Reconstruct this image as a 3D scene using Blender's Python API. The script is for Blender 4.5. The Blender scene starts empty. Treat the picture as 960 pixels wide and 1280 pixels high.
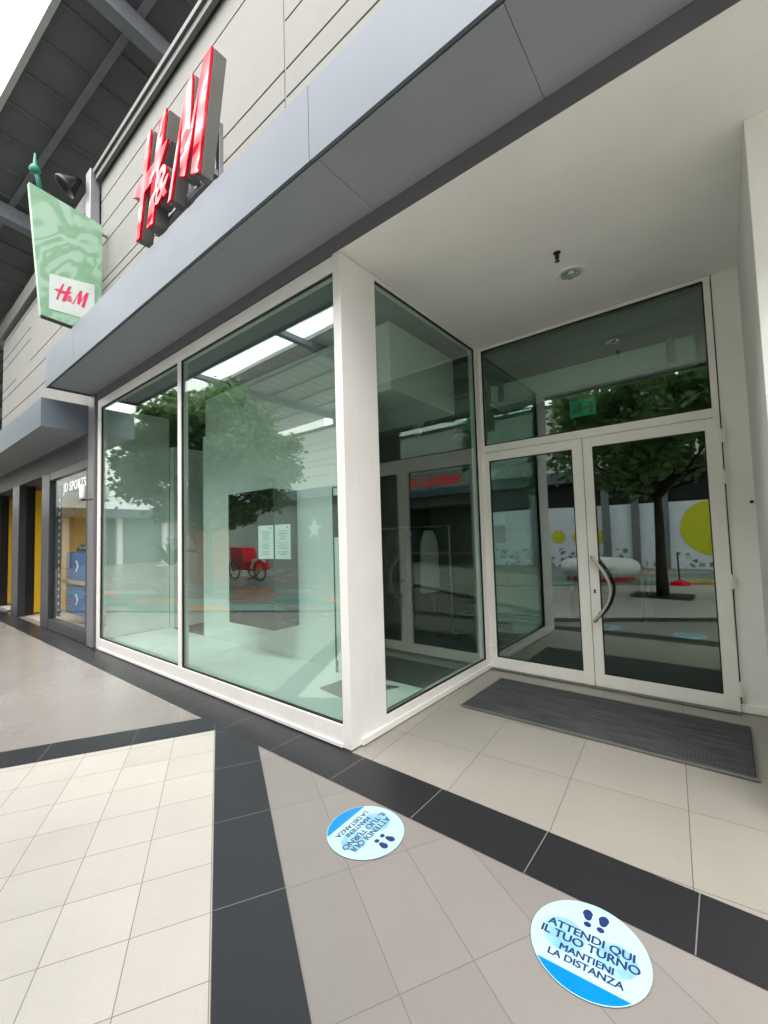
import bpy, bmesh, math, random
from mathutils import Vector, Matrix
random.seed(7)
C = bpy.context.scene.collection
rad = math.radians
# ---------------------------------------------------------------- camera
sc = bpy.context.scene
cam_d = bpy.data.cameras.new('camera'); cam = bpy.data.objects.new('camera', cam_d); C.objects.link(cam)
sc.camera = cam
F_PX, YAW, PITCH, ROLL = 530.94, .67628, .05596, -.02927
cam_d.sensor_fit = 'HORIZONTAL'; cam_d.sensor_width = 36; cam_d.lens = F_PX/960*36
cam_d.clip_start = .02; cam_d.clip_end = 500
_f = Vector((-math.sin(YAW)*math.cos(PITCH), math.cos(YAW)*math.cos(PITCH), math.sin(PITCH)))
_r = Vector((math.cos(YAW), math.sin(YAW), 0)); _u = _r.cross(_f)
_r2 = _r*math.cos(ROLL)+_u*math.sin(ROLL); _u2 = -_r*math.sin(ROLL)+_u*math.cos(ROLL)
M = Matrix((_r2, _u2, -_f)).transposed().to_4x4(); M.translation = Vector((0, -2.203, 1.5))
cam.matrix_world = M
# ---------------------------------------------------------------- world, sun, exposure
SUN_EL, SUN_AZ = 58, 158          # azimuth measured from +Y clockwise (towards +X): light comes from the street side
w = bpy.data.worlds.new('World'); sc.world = w; w.use_nodes = True
nt = w.node_tree; nt.nodes.clear()
sky = nt.nodes.new('ShaderNodeTexSky'); sky.sky_type = 'NISHITA'; sky.sun_disc = False
sky.sun_elevation = rad(SUN_EL); sky.sun_rotation = rad(SUN_AZ); sky.air_density = 1.0; sky.dust_density = 4.0; sky.ozone_density = .6
bg = nt.nodes.new('ShaderNodeBackground'); bg.inputs[1].default_value = .15
wo = nt.nodes.new('ShaderNodeOutputWorld'); 
ctc = nt.nodes.new('ShaderNodeTexCoord'); cnz = nt.nodes.new('ShaderNodeTexNoise'); cnz.inputs['Scale'].default_value = 2.2; cnz.inputs['Detail'].default_value = 7
nt.links.new(ctc.outputs['Generated'], cnz.inputs['Vector']); cmr = nt.nodes.new('ShaderNodeMapRange'); cmr.inputs[1].default_value = .3; cmr.inputs[2].default_value = .6; cmr.inputs[3].default_value = .6; cmr.inputs[4].default_value = 1
nt.links.new(cnz.outputs[0], cmr.inputs[0]); cmx = nt.nodes.new('ShaderNodeMixRGB'); cmx.inputs[2].default_value = (11.2, 11.1, 11.0, 1)      # thick white cloud cover
nt.links.new(cmr.outputs[0], cmx.inputs[0]); nt.links.new(sky.outputs[0], cmx.inputs[1]); nt.links.new(cmx.outputs[0], bg.inputs[0]); nt.links.new(bg.outputs[0], wo.inputs[0])
sd = bpy.data.lights.new('sun', 'SUN'); sd.energy = 1.1; sd.angle = rad(60); sd.color = (1, .95, .88)
so = bpy.data.objects.new('sun', sd); C.objects.link(so)
dv = Vector((math.sin(rad(SUN_AZ))*math.cos(rad(SUN_EL)), math.cos(rad(SUN_AZ))*math.cos(rad(SUN_EL)), math.sin(rad(SUN_EL))))
so.rotation_euler = dv.to_track_quat('Z', 'Y').to_euler()
sc.view_settings.view_transform = 'Standard'; sc.view_settings.look = 'None'
sc.view_settings.exposure = 1.62; sc.view_settings.gamma = 1; sc.view_settings.use_curve_mapping = False
sc.render.engine = 'CYCLES'
sc.cycles.max_bounces = 10; sc.cycles.transparent_max_bounces = 24; sc.cycles.diffuse_bounces = 6; sc.cycles.glossy_bounces = 6
sc.cycles.use_denoising = True; sc.cycles.caustics_reflective = False; sc.cycles.caustics_refractive = False

# ---------------------------------------------------------------- materials
def hexlin(r, g, b):
    f = lambda c: c/12.92 if c <= .04045 else ((c+.055)/1.055)**2.4
    return (f(r/255), f(g/255), f(b/255))
def new_mat(name):
    m = bpy.data.materials.new(name); m.use_nodes = True
    return m, m.node_tree, m.node_tree.nodes['Principled BSDF']
def mat(name, col, rough=.5, metal=0, var=.06, scale=6, bump=0, bscale=80, bdist=.004, bdet=4, coat=0, spec=.5, dirt=0):
    m, t, p = new_mat(name); N = t.nodes; L = t.links
    p.inputs['Roughness'].default_value = rough; p.inputs['Metallic'].default_value = metal
    p.inputs['Coat Weight'].default_value = coat; p.inputs['Coat Roughness'].default_value = .03
    p.inputs['Specular IOR Level'].default_value = spec
    tc = N.new('ShaderNodeTexCoord'); nz = N.new('ShaderNodeTexNoise'); nz.inputs['Scale'].default_value = scale; nz.inputs['Detail'].default_value = 6
    L.new(tc.outputs['Object'], nz.inputs['Vector'])
    cr = N.new('ShaderNodeValToRGB'); cr.color_ramp.elements[0].position = .3; cr.color_ramp.elements[1].position = .7
    cr.color_ramp.elements[0].color = tuple(c*(1-var) for c in col)+(1,)
    cr.color_ramp.elements[1].color = tuple(min(1, c*(1+var)) for c in col)+(1,)
    L.new(nz.outputs[0], cr.inputs[0])
    last = cr.outputs[0]
    if dirt:
        n2 = N.new('ShaderNodeTexNoise'); n2.inputs['Scale'].default_value = 2.3; n2.inputs['Detail'].default_value = 10; n2.inputs['Roughness'].default_value = .7
        mp = N.new('ShaderNodeMapping'); mp.inputs['Scale'].default_value = (3, 3, .6); L.new(tc.outputs['Object'], mp.inputs[0]); L.new(mp.outputs[0], n2.inputs['Vector'])
        c2 = N.new('ShaderNodeValToRGB'); c2.color_ramp.elements[0].position = .52; c2.color_ramp.elements[1].position = .75
        c2.color_ramp.elements[0].color = (0, 0, 0, 1); c2.color_ramp.elements[1].color = (dirt,)*3+(1,)
        L.new(n2.outputs[0], c2.inputs[0])
        mx = N.new('ShaderNodeMixRGB'); mx.inputs[2].default_value = (col[0]*.45, col[1]*.42, col[2]*.38, 1)
        L.new(c2.outputs[0], mx.inputs[0]); L.new(last, mx.inputs[1]); last = mx.outputs[0]
    L.new(last, p.inputs['Base Color'])
    rr = N.new('ShaderNodeMapRange'); rr.inputs[3].default_value = max(0, rough-.06); rr.inputs[4].default_value = min(1, rough+.08)
    L.new(nz.outputs[0], rr.inputs[0]); L.new(rr.outputs[0], p.inputs['Roughness'])
    if bump:
        nb = N.new('ShaderNodeTexNoise'); nb.inputs['Scale'].default_value = bscale; nb.inputs['Detail'].default_value = bdet
        L.new(tc.outputs['Object'], nb.inputs['Vector'])
        b = N.new('ShaderNodeBump'); b.inputs['Strength'].default_value = bump; b.inputs['Distance'].default_value = bdist
        L.new(nb.outputs[0], b.inputs['Height']); L.new(b.outputs[0], p.inputs['Normal'])
    return m
def glass_mat(name, tint, f0, rough=0.0, pwr=4.5):
    """clear pane: tinted transparency plus a Schlick mirror reflection on both faces"""
    m = bpy.data.materials.new(name); m.use_nodes = True; t = m.node_tree; t.nodes.clear(); N = t.nodes; L = t.links
    out = N.new('ShaderNodeOutputMaterial'); mix = N.new('ShaderNodeMixShader')
    tr = N.new('ShaderNodeBsdfTransparent'); tr.inputs[0].default_value = tint+(1,)
    gl = N.new('ShaderNodeBsdfGlossy'); gl.inputs['Color'].default_value = (.93, 1, .97, 1); gl.inputs['Roughness'].default_value = rough
    g = N.new('ShaderNodeNewGeometry'); d = N.new('ShaderNodeVectorMath'); d.operation = 'DOT_PRODUCT'
    L.new(g.outputs['Normal'], d.inputs[0]); L.new(g.outputs['Incoming'], d.inputs[1])
    ab = N.new('ShaderNodeMath'); ab.operation = 'ABSOLUTE'; L.new(d.outputs['Value'], ab.inputs[0])
    s = N.new('ShaderNodeMath'); s.operation = 'SUBTRACT'; s.inputs[0].default_value = 1; L.new(ab.outputs[0], s.inputs[1])
    pw = N.new('ShaderNodeMath'); pw.operation = 'POWER'; pw.inputs[1].default_value = pwr; L.new(s.outputs[0], pw.inputs[0])
    mr = N.new('ShaderNodeMapRange'); mr.inputs[3].default_value = f0; mr.inputs[4].default_value = 1; L.new(pw.outputs[0], mr.inputs[0])
    # slight waviness of the sheet
    tc = N.new('ShaderNodeTexCoord'); nz = N.new('ShaderNodeTexNoise'); nz.inputs['Scale'].default_value = .9; nz.inputs['Detail'].default_value = 1
    L.new(tc.outputs['Object'], nz.inputs['Vector']); b = N.new('ShaderNodeBump'); b.inputs['Strength'].default_value = .03; b.inputs['Distance'].default_value = .04
    L.new(nz.outputs[0], b.inputs['Height']); L.new(b.outputs[0], gl.inputs['Normal'])
    L.new(mr.outputs[0], mix.inputs[0]); L.new(tr.outputs[0], mix.inputs[1]); L.new(gl.outputs[0], mix.inputs[2]); L.new(mix.outputs[0], out.inputs[0])
    return m
def tile_mat(name, col, ang, sa, sb, oa, ob, grout, gw=.004, rough=.35, speck=.1, spec=.5, tone=.05, stagger=False, bump=.15):
    """tiles laid on a grid turned by ang; joints are real recess colour, tiles vary a little one from another"""
    m, t, p = new_mat(name); N = t.nodes; L = t.links
    p.inputs['Specular IOR Level'].default_value = spec
    tc = N.new('ShaderNodeTexCoord'); mp = N.new('ShaderNodeMapping'); mp.inputs['Rotation'].default_value = (0, 0, -ang)
    L.new(tc.outputs['Object'], mp.inputs[0]); sp = N.new('ShaderNodeSeparateXYZ'); L.new(mp.outputs[0], sp.inputs[0])
    def cell(sock, size, off):
        a = N.new('ShaderNodeMath'); a.operation = 'SUBTRACT'; L.new(sock, a.inputs[0]); a.inputs[1].default_value = off
        b = N.new('ShaderNodeMath'); b.operation = 'DIVIDE'; L.new(a.outputs[0], b.inputs[0]); b.inputs[1].default_value = size
        fl = N.new('ShaderNodeMath'); fl.operation = 'FLOOR'; L.new(b.outputs[0], fl.inputs[0])
        fr = N.new('ShaderNodeMath'); fr.operation = 'FRACT'; L.new(b.outputs[0], fr.inputs[0])
        c = N.new('ShaderNodeMath'); c.operation = 'SUBTRACT'; L.new(fr.outputs[0], c.inputs[0]); c.inputs[1].default_value = .5
        d = N.new('ShaderNodeMath'); d.operation = 'ABSOLUTE'; L.new(c.outputs[0], d.inputs[0])
        e = N.new('ShaderNodeMath'); e.operation = 'GREATER_THAN'; L.new(d.outputs[0], e.inputs[0]); e.inputs[1].default_value = .5-gw/2/size
        return fl.outputs[0], e.outputs[0]
    fa, ja = cell(sp.outputs[0], sa, oa); fb, jb = cell(sp.outputs[1], sb, ob)
    j = N.new('ShaderNodeMath'); j.operation = 'MAXIMUM'; L.new(ja, j.inputs[0]); L.new(jb, j.inputs[1])
    cx = N.new('ShaderNodeCombineXYZ'); L.new(fa, cx.inputs[0]); L.new(fb, cx.inputs[1])
    wn = N.new('ShaderNodeTexWhiteNoise'); L.new(cx.outputs[0], wn.inputs['Vector'])
    n1 = N.new('ShaderNodeTexNoise'); n1.inputs['Scale'].default_value = 240; n1.inputs['Detail'].default_value = 3; L.new(tc.outputs['Object'], n1.inputs['Vector'])
    n2 = N.new('ShaderNodeTexNoise'); n2.inputs['Scale'].default_value = 1.7; n2.inputs['Detail'].default_value = 7; L.new(tc.outputs['Object'], n2.inputs['Vector'])
    def rng(sock, lo, hi, a=0, b=1):
        r = N.new('ShaderNodeMapRange'); r.inputs[1].default_value = a; r.inputs[2].default_value = b; r.inputs[3].default_value = lo; r.inputs[4].default_value = hi; L.new(sock, r.inputs[0]); return r.outputs[0]
    def mul(a, b):
        q = N.new('ShaderNodeMath'); q.operation = 'MULTIPLY'; L.new(a, q.inputs[0]); L.new(b, q.inputs[1]); return q.outputs[0]
    n3 = N.new('ShaderNodeTexNoise'); n3.inputs['Scale'].default_value = 9; n3.inputs['Detail'].default_value = 9; n3.inputs['Roughness'].default_value = .75; n3.inputs['Distortion'].default_value = .2; L.new(tc.outputs['Object'], n3.inputs['Vector'])
    v3 = N.new('ShaderNodeTexVoronoi'); v3.inputs['Scale'].default_value = 3.1; L.new(tc.outputs['Object'], v3.inputs['Vector'])
    v = mul(rng(n3.outputs[0], 1, .95, .5, .75), rng(v3.outputs['Distance'], .72, 1, .012, .022))
    v = mul(v, rng(wn.outputs[0], 1-tone, 1+tone)); v = mul(v, rng(n1.outputs[0], 1-speck, 1+speck, .3, .7)); v = mul(v, rng(n2.outputs[0], .95, 1.03, .3, .7))
    sc_ = N.new('ShaderNodeVectorMath'); sc_.operation = 'SCALE'; sc_.inputs[0].default_value = col; L.new(v, sc_.inputs['Scale'])
    mx = N.new('ShaderNodeMixRGB'); mx.inputs[2].default_value = grout+(1,); L.new(j.outputs[0], mx.inputs[0]); L.new(sc_.outputs[0], mx.inputs[1]); L.new(mx.outputs[0], p.inputs['Base Color'])
    L.new(rng(n2.outputs[0], rough-.02, rough+.05, .3, .7), p.inputs['Roughness'])
    b = N.new('ShaderNodeBump'); b.invert = True; b.inputs['Strength'].default_value = bump; b.inputs['Distance'].default_value = .002; L.new(j.outputs[0], b.inputs['Height']); L.new(b.outputs[0], p.inputs['Normal'])
    return m
ANG = rad(-29.9)
GR = (.16, .15, .14)
m_beige = tile_mat('beige tiles', (.25, .233, .22), ANG, .575, .285, -1.425, -1.368, GR, rough=.42, speck=.06)
m_polish = tile_mat('polished grey tiles', (.29, .27, .255), ANG, .57, .57, -2.9, -2.22, (.34, .32, .31), rough=.24, speck=.05, gw=.003)
m_cream = tile_mat('cream tiles', (.535, .505, .46), ANG, .285, .285, -1.419, -1.95, (.22, .20, .18), rough=.45, speck=.10, gw=.0038)
m_band = tile_mat('black band tiles', (.026, .029, .034), ANG, .57, .30, -1.419, -1.650, (.17, .165, .16), rough=.45, speck=.15, gw=.004, spec=.28)
m_crossband = tile_mat('black cross band tiles', (.026, .029, .034), ANG, .30, .57, -2.612, -1.95, (.17, .165, .16), rough=.42, speck=.15, gw=.004, spec=.3)
m_strip = tile_mat('black strip tiles', (.022, .022, .026), 0, .61, 5.0, -.17, 2.0, (.20, .19, .18), rough=.36, speck=.15, gw=.0045, spec=.35)
m_recess = tile_mat('recess tiles', (.325, .31, .275), rad(4.8), .58, .58, -.19, .03, (.12, .11, .10), rough=.36, speck=.05, gw=.004)
m_teal = tile_mat('teal tiles', (.04, .25, .24), ANG, .285, .285, -1.419, -1.95, GR)
m_teal2 = tile_mat('pale teal tiles', (.22, .42, .42), ANG, .285, .285, -1.419, -1.95, GR)
m_orange = tile_mat('orange tiles', (.62, .26, .05), ANG, .285, .285, -1.419, -1.95, GR)
m_shopfloor = tile_mat('shop floor tiles', (.20, .19, .18), 0, .6, .6, 0, 0, (.08, .08, .08), rough=.35)
m_white = mat('white powder coat', (.84, .83, .81), .38, var=.03, scale=3, bump=.03, dirt=.10)
m_whitealu = mat('white aluminium door', (.86, .85, .79), .4, var=.02, bump=.02, dirt=.06)
m_plaster = mat('recess plaster', (.87, .875, .835), .85, var=.03, scale=2, bump=.25, bscale=160, dirt=.05)
m_siding = mat('rendered siding boards', (.245, .245, .232), .85, var=.03, scale=3, bump=.5, bscale=260, dirt=.05)
m_groove = mat('joint backing', (.30, .29, .27), .9)
m_alu = mat('painted grey fascia metal', (.118, .145, .178), .45, metal=.1, var=.05, scale=4, bump=.05, dirt=.12)
m_soffit = mat('grey soffit panels', (.30, .33, .36), .6, var=.04, scale=2, bump=.05)
m_seam = mat('panel seam', (.05, .05, .055), .8)
m_cap = mat('parapet cap metal', (.14, .145, .14), .5, metal=.4)
m_post = mat('grey aluminium post', (.26, .26, .28), .38, metal=.5)
m_dgrey = mat('anthracite frame', (.055, .057, .065), .35, metal=.3, dirt=.1)
m_black = mat('black panel', (.012, .012, .014), .35)
m_yellow = mat('yellow panel', (.72, .45, .01), .5)
m_roofsheet = mat('grey roof sheet', (.09, .095, .10), .7, var=.12, scale=1.5)
m_beam = mat('painted steel beam', (.13, .14, .16), .5, var=.06)
m_gutter = mat('canopy edge trim', (.33, .36, .35), .5)
m_red = mat('red acrylic', (.80, .002, .02), .09, var=.02, spec=.28, bump=1, bscale=4.5, bdist=.08, bdet=.3)
m_return = mat('grey letter side', (.15, .147, .14), .45, metal=.3)
m_rubber = mat('black rubber', (.012, .012, .012), .6)
m_steel = mat('brushed steel', (.50, .48, .44), .28, metal=1, bump=.05, bscale=300)
m_mat_al = mat('mat aluminium edge', (.28, .28, .28), .45, metal=.8)
m_int_white = mat('display white board', (.84, .86, .84), .6, var=.02)
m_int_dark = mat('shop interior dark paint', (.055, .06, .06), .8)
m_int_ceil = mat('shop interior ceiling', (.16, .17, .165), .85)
m_paper = mat('printed paper', (.78, .80, .80), .7)
m_ink = mat('faded print', (.35, .38, .40), .8)
m_navy = mat('navy print', (.012, .03, .14), .5)
m_cyan = mat('bright blue print', (.0, .22, .62), .35)
m_star = mat('blue box card', (.05, .17, .42), .5)
m_pureW = mat('white print', (.82, .84, .84), .5)
m_trunk = mat('bark', (.045, .032, .025), .9, var=.3, scale=14, bump=.6, bscale=40)
m_g_facade = glass_mat('window glass', (.895, .985, .955), .15)
m_g_side = glass_mat('side glass', (.86, .955, .915), .14)
m_g_door = glass_mat('door glass', (.75, .87, .81), .13)
def leaf_mat(name, a, b):
    m, t, p = new_mat(name); N = t.nodes; L = t.links
    oi = N.new('ShaderNodeNewGeometry'); cr = N.new('ShaderNodeValToRGB'); cr.color_ramp.elements[0].color = a+(1,); cr.color_ramp.elements[1].color = b+(1,)
    L.new(oi.outputs['Random Per Island'], cr.inputs[0]); L.new(cr.outputs[0], p.inputs['Base Color']); p.inputs['Roughness'].default_value = .55
    tl = N.new('ShaderNodeBsdfTranslucent'); L.new(cr.outputs[0], tl.inputs[0]); ms = N.new('ShaderNodeMixShader'); ms.inputs[0].default_value = .45
    L.new(p.outputs[0], ms.inputs[1]); L.new(tl.outputs[0], ms.inputs[2]); L.new(ms.outputs[0], N['Material Output'].inputs[0])
    return m
m_leaf = leaf_mat('maple leaves', (.085, .165, .055), (.20, .33, .11))
def sticker_mat():
    m, t, p = new_mat('sticker face'); N = t.nodes; L = t.links
    tc = N.new('ShaderNodeTexCoord')
    def disc(c, r):
        d = N.new('ShaderNodeVectorMath'); d.operation = 'DISTANCE'; L.new(tc.outputs['Object'], d.inputs[0]); d.inputs[1].default_value = (c[0], c[1], 0)
        mr = N.new('ShaderNodeMapRange'); mr.inputs[1].default_value = r-.004; mr.inputs[2].default_value = r+.004; mr.inputs[3].default_value = 1; mr.inputs[4].default_value = 0; L.new(d.outputs['Value'], mr.inputs[0]); return mr.outputs[0]
    a = disc((-.085, .005), .072); b = disc((.09, -.0), .065)
    nz = N.new('ShaderNodeTexNoise'); nz.inputs['Scale'].default_value = 16; nz.inputs['Detail'].default_value = 5; L.new(tc.outputs['Object'], nz.inputs['Vector'])
    cr = N.new('ShaderNodeValToRGB'); cr.color_ramp.elements[0].position = .42; cr.color_ramp.elements[1].position = .62
    cr.color_ramp.elements[0].color = (.05, .29, .48, 1); cr.color_ramp.elements[1].color = (.20, .47, .58, 1); L.new(nz.outputs[0], cr.inputs[0])
    s = N.new('ShaderNodeMath'); s.operation = 'MAXIMUM'; L.new(a, s.inputs[0]); L.new(b, s.inputs[1])
    k = N.new('ShaderNodeMath'); k.operation = 'MULTIPLY'; k.inputs[1].default_value = .6; L.new(s.outputs[0], k.inputs[0])
    mx = N.new('ShaderNodeMixRGB'); mx.inputs[1].default_value = (.44, .68, .72, 1); L.new(k.outputs[0], mx.inputs[0]); L.new(cr.outputs[0], mx.inputs[2])
    L.new(mx.outputs[0], p.inputs['Base Color']); p.inputs['Roughness'].default_value = .35
    return m
m_sticker = sticker_mat()
def mint_mat():
    m, t, p = new_mat('mint folded fabric print'); N = t.nodes; L = t.links
    tc = N.new('ShaderNodeTexCoord'); nz = N.new('ShaderNodeTexNoise'); nz.inputs['Scale'].default_value = 1.5; nz.inputs['Detail'].default_value = 1.5; nz.inputs['Distortion'].default_value = 1.8
    L.new(tc.outputs['Object'], nz.inputs['Vector'])
    wv = N.new('ShaderNodeMath'); wv.operation = 'MULTIPLY'; wv.inputs[1].default_value = 30; L.new(nz.outputs[0], wv.inputs[0])
    sn = N.new('ShaderNodeMath'); sn.operation = 'SINE'; L.new(wv.outputs[0], sn.inputs[0])
    cr = N.new('ShaderNodeValToRGB'); e = cr.color_ramp.elements; e[0].position = 0; e[0].color = hexlin(112, 150, 122)+(1,); e[1].position = 1; e[1].color = hexlin(142, 172, 150)+(1,)
    q = e.new(.45); q.color = hexlin(120, 158, 130)+(1,); q = e.new(.62); q.color = hexlin(136, 167, 145)+(1,)
    mr = N.new('ShaderNodeMapRange'); mr.inputs[1].default_value = -1; mr.inputs[2].default_value = 1; L.new(sn.outputs[0], mr.inputs[0]); L.new(mr.outputs[0], cr.inputs[0])
    L.new(cr.outputs[0], p.inputs['Base Color']); p.inputs['Roughness'].default_value = .45
    return m
m_mint = mint_mat()
def ribs_mat():
    m, t, p = new_mat('ribbed entrance mat'); N = t.nodes; L = t.links
    tc = N.new('ShaderNodeTexCoord'); sp = N.new('ShaderNodeSeparateXYZ'); L.new(tc.outputs['Object'], sp.inputs[0])
    nz = N.new('ShaderNodeTexNoise'); nz.inputs['Scale'].default_value = 6; nz.inputs['Detail'].default_value = 8
    mp = N.new('ShaderNodeMapping'); mp.inputs['Scale'].default_value = (.5, 8, 1); L.new(tc.outputs['Object'], mp.inputs[0]); L.new(mp.outputs[0], nz.inputs['Vector'])
    cr = N.new('ShaderNodeValToRGB'); cr.color_ramp.elements[0].position = .35; cr.color_ramp.elements[1].position = .8; cr.color_ramp.elements[0].color = (.035, .038, .042, 1); cr.color_ramp.elements[1].color = (.11, .115, .12, 1)
    L.new(nz.outputs[0], cr.inputs[0]); L.new(cr.outputs[0], p.inputs['Base Color']); p.inputs['Roughness'].default_value = .8
    return m
m_ribs = ribs_mat()
def terrazzo_mat():
    m, t, p = new_mat('hoarding print'); N = t.nodes; L = t.links
    tc = N.new('ShaderNodeTexCoord'); v = N.new('ShaderNodeTexVoronoi'); v.inputs['Scale'].default_value = 5; L.new(tc.outputs['Object'], v.inputs['Vector'])
    cr = N.new('ShaderNodeValToRGB'); cr.color_ramp.interpolation = 'CONSTANT'; e = cr.color_ramp.elements
    e[0].color = (.75, .78, .85, 1); e[1].position = .55; e[1].color = (.30, .34, .30, 1); q = e.new(.75); q.color = (.16, .17, .24, 1)
    L.new(v.outputs['Color'], cr.inputs[0])
    v2 = N.new('ShaderNodeTexVoronoi'); v2.feature = 'DISTANCE_TO_EDGE'; v2.inputs['Scale'].default_value = 5; L.new(tc.outputs['Object'], v2.inputs['Vector'])
    g = N.new('ShaderNodeMath'); g.operation = 'GREATER_THAN'; g.inputs[1].default_value = .12; L.new(v2.outputs[0], g.inputs[0])
    mx = N.new('ShaderNodeMixRGB'); mx.inputs[1].default_value = (.75, .78, .85, 1); L.new(g.outputs[0], mx.inputs[0]); L.new(cr.outputs[0], mx.inputs[2]); L.new(mx.outputs[0], p.inputs['Base Color'])
    return m
m_terr = terrazzo_mat()

# ---------------------------------------------------------------- mesh helpers
ORG = {}
class MB:
    def __init__(s): s.bm = bmesh.new()
    def box(s, x0, x1, y0, y1, z0, z1):
        v = [s.bm.verts.new((x, y, z)) for x in (x0, x1) for y in (y0, y1) for z in (z0, z1)]
        for f in ((0, 1, 3, 2), (4, 6, 7, 5), (0, 4, 5, 1), (2, 3, 7, 6), (0, 2, 6, 4), (1, 5, 7, 3)): s.bm.faces.new([v[i] for i in f])
        return s
    def obox(s, o, u, v, n, u0, u1, v0, v1, w0, w1):
        o, u, v, n = Vector(o), Vector(u), Vector(v), Vector(n)
        q = [s.bm.verts.new(o+u*a+v*b+n*c) for a in (u0, u1) for b in (v0, v1) for c in (w0, w1)]
        for f in ((0, 1, 3, 2), (4, 6, 7, 5), (0, 4, 5, 1), (2, 3, 7, 6), (0, 2, 6, 4), (1, 5, 7, 3)): s.bm.faces.new([q[i] for i in f])
        return s
    def tube(s, pts, r, n=12, cap=True):
        pts = [Vector(p) for p in pts]; rs = r if isinstance(r, (list, tuple)) else [r]*len(pts)
        rings = []; prev = None
        for i, p in enumerate(pts):
            d = (pts[min(i+1, len(pts)-1)]-pts[max(i-1, 0)]).normalized()
            a = prev if prev is not None else (Vector((0, 0, 1)) if abs(d.z) < .9 else Vector((1, 0, 0)))
            x = (a-d*a.dot(d)).normalized(); prev = x; y = d.cross(x)
            rings.append([s.bm.verts.new(p+(x*math.cos(k*2*math.pi/n)+y*math.sin(k*2*math.pi/n))*rs[i]) for k in range(n)])
        for a, b in zip(rings, rings[1:]):
            for k in range(n): s.bm.faces.new((a[k], a[(k+1) % n], b[(k+1) % n], b[k]))
        if cap: s.bm.faces.new(rings[0][::-1]); s.bm.faces.new(rings[-1])
        return s
    def lathe(s, c, prof, n=32, axis=(0, 0, 1), closed=False):
        c = Vector(c); ax = Vector(axis).normalized(); a = Vector((1, 0, 0)) if abs(ax.x) < .9 else Vector((0, 1, 0))
        x = (a-ax*a.dot(ax)).normalized(); y = ax.cross(x); rings = []
        for (r, h) in prof: rings.append([s.bm.verts.new(c+ax*h+(x*math.cos(k*2*math.pi/n)+y*math.sin(k*2*math.pi/n))*max(r, 1e-4)) for k in range(n)])
        for a, b in zip(rings, rings[1:]+([rings[0]] if closed else [])):
            for k in range(n): s.bm.faces.new((a[k], a[(k+1) % n], b[(k+1) % n], b[k]))
        return s
    def prism(s, pts2, o, u, v, n, w0, w1):
        o, u, v, n = Vector(o), Vector(u), Vector(v), Vector(n)
        a = [s.bm.verts.new(o+u*p[0]+v*p[1]+n*w0) for p in pts2]; b = [s.bm.verts.new(o+u*p[0]+v*p[1]+n*w1) for p in pts2]
        fs = [s.bm.faces.new(a[::-1]), s.bm.faces.new(b)]
        k = len(a)
        for i in range(k): s.bm.faces.new((a[i], a[(i+1) % k], b[(i+1) % k], b[i]))
        s.bm.normal_update(); bmesh.ops.triangulate(s.bm, faces=fs)
        return s
    def text(s, body, size, mtx, offset=0.0, extrude=.001, align='CENTER', shear=0, space=1.0):
        cu = bpy.data.curves.new('t', 'FONT'); cu.body = body; cu.size = size; cu.offset = offset; cu.extrude = extrude; cu.align_x = align; cu.align_y = 'CENTER'
        cu.resolution_u = 4; cu.shear = shear; cu.space_character = space
        ob = bpy.data.objects.new('t', cu); C.objects.link(ob); dg = bpy.context.evaluated_depsgraph_get()
        me = bpy.data.meshes.new_from_object(ob.evaluated_get(dg)); me.transform(mtx); s.bm.from_mesh(me)
        bpy.data.objects.remove(ob); bpy.data.curves.remove(cu); bpy.data.meshes.remove(me)
        return s
    def build(s, name, m, parent=None, kind=None, label=None, cat=None, group=None, bevel=0, smooth=False, local=False, loc=None):
        bmesh.ops.recalc_face_normals(s.bm, faces=s.bm.faces)
        if parent is None and not local and loc is None and kind is None:
            lo = Vector((1e9,)*3); hi = -lo
            for v in s.bm.verts:
                for i in range(3): lo[i] = min(lo[i], v.co[i]); hi[i] = max(hi[i], v.co[i])
            loc = Vector(((lo.x+hi.x)/2, (lo.y+hi.y)/2, lo.z))
        if loc is not None and not local:
            for v in s.bm.verts: v.co -= Vector(loc)
        me = bpy.data.meshes.new(name); s.bm.to_mesh(me); s.bm.free()
        me.materials.append(m)
        if smooth:
            for p in me.polygons: p.use_smooth = True
        o = bpy.data.objects.new(name, me); C.objects.link(o); ORG[o] = Vector((0, 0, 0))
        if parent:
            o.parent = parent
            if not local: o.location = -ORG[parent]
        elif loc is not None: o.location = loc; ORG[o] = Vector(loc)
        if bevel:
            b = o.modifiers.new('bevel', 'BEVEL'); b.width = bevel; b.segments = 2; b.limit_method = 'ANGLE'; b.angle_limit = rad(40)
        if kind: o['kind'] = kind
        if label: o['label'] = label
        if cat: o['category'] = cat
        if group: o['group'] = group
        return o
def thing(name, label, cat, loc=(0, 0, 0), group=None, rz=0):
    o = bpy.data.objects.new(name, None); C.objects.link(o); o.location = loc; o.rotation_euler = (0, 0, rz); o.empty_display_size = .2
    o['label'] = label; o['category'] = cat; ORG[o] = Vector(loc)
    if group: o['group'] = group
    return o
def sheet(name, pts, z, m):
    b = MB(); b.bm.faces.new([b.bm.verts.new((x, y, z)) for x, y in pts]); return b.build(name, m, kind='structure')
X, Y, Z = Vector((1, 0, 0)), Vector((0, 1, 0)), Vector((0, 0, 1))

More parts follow.
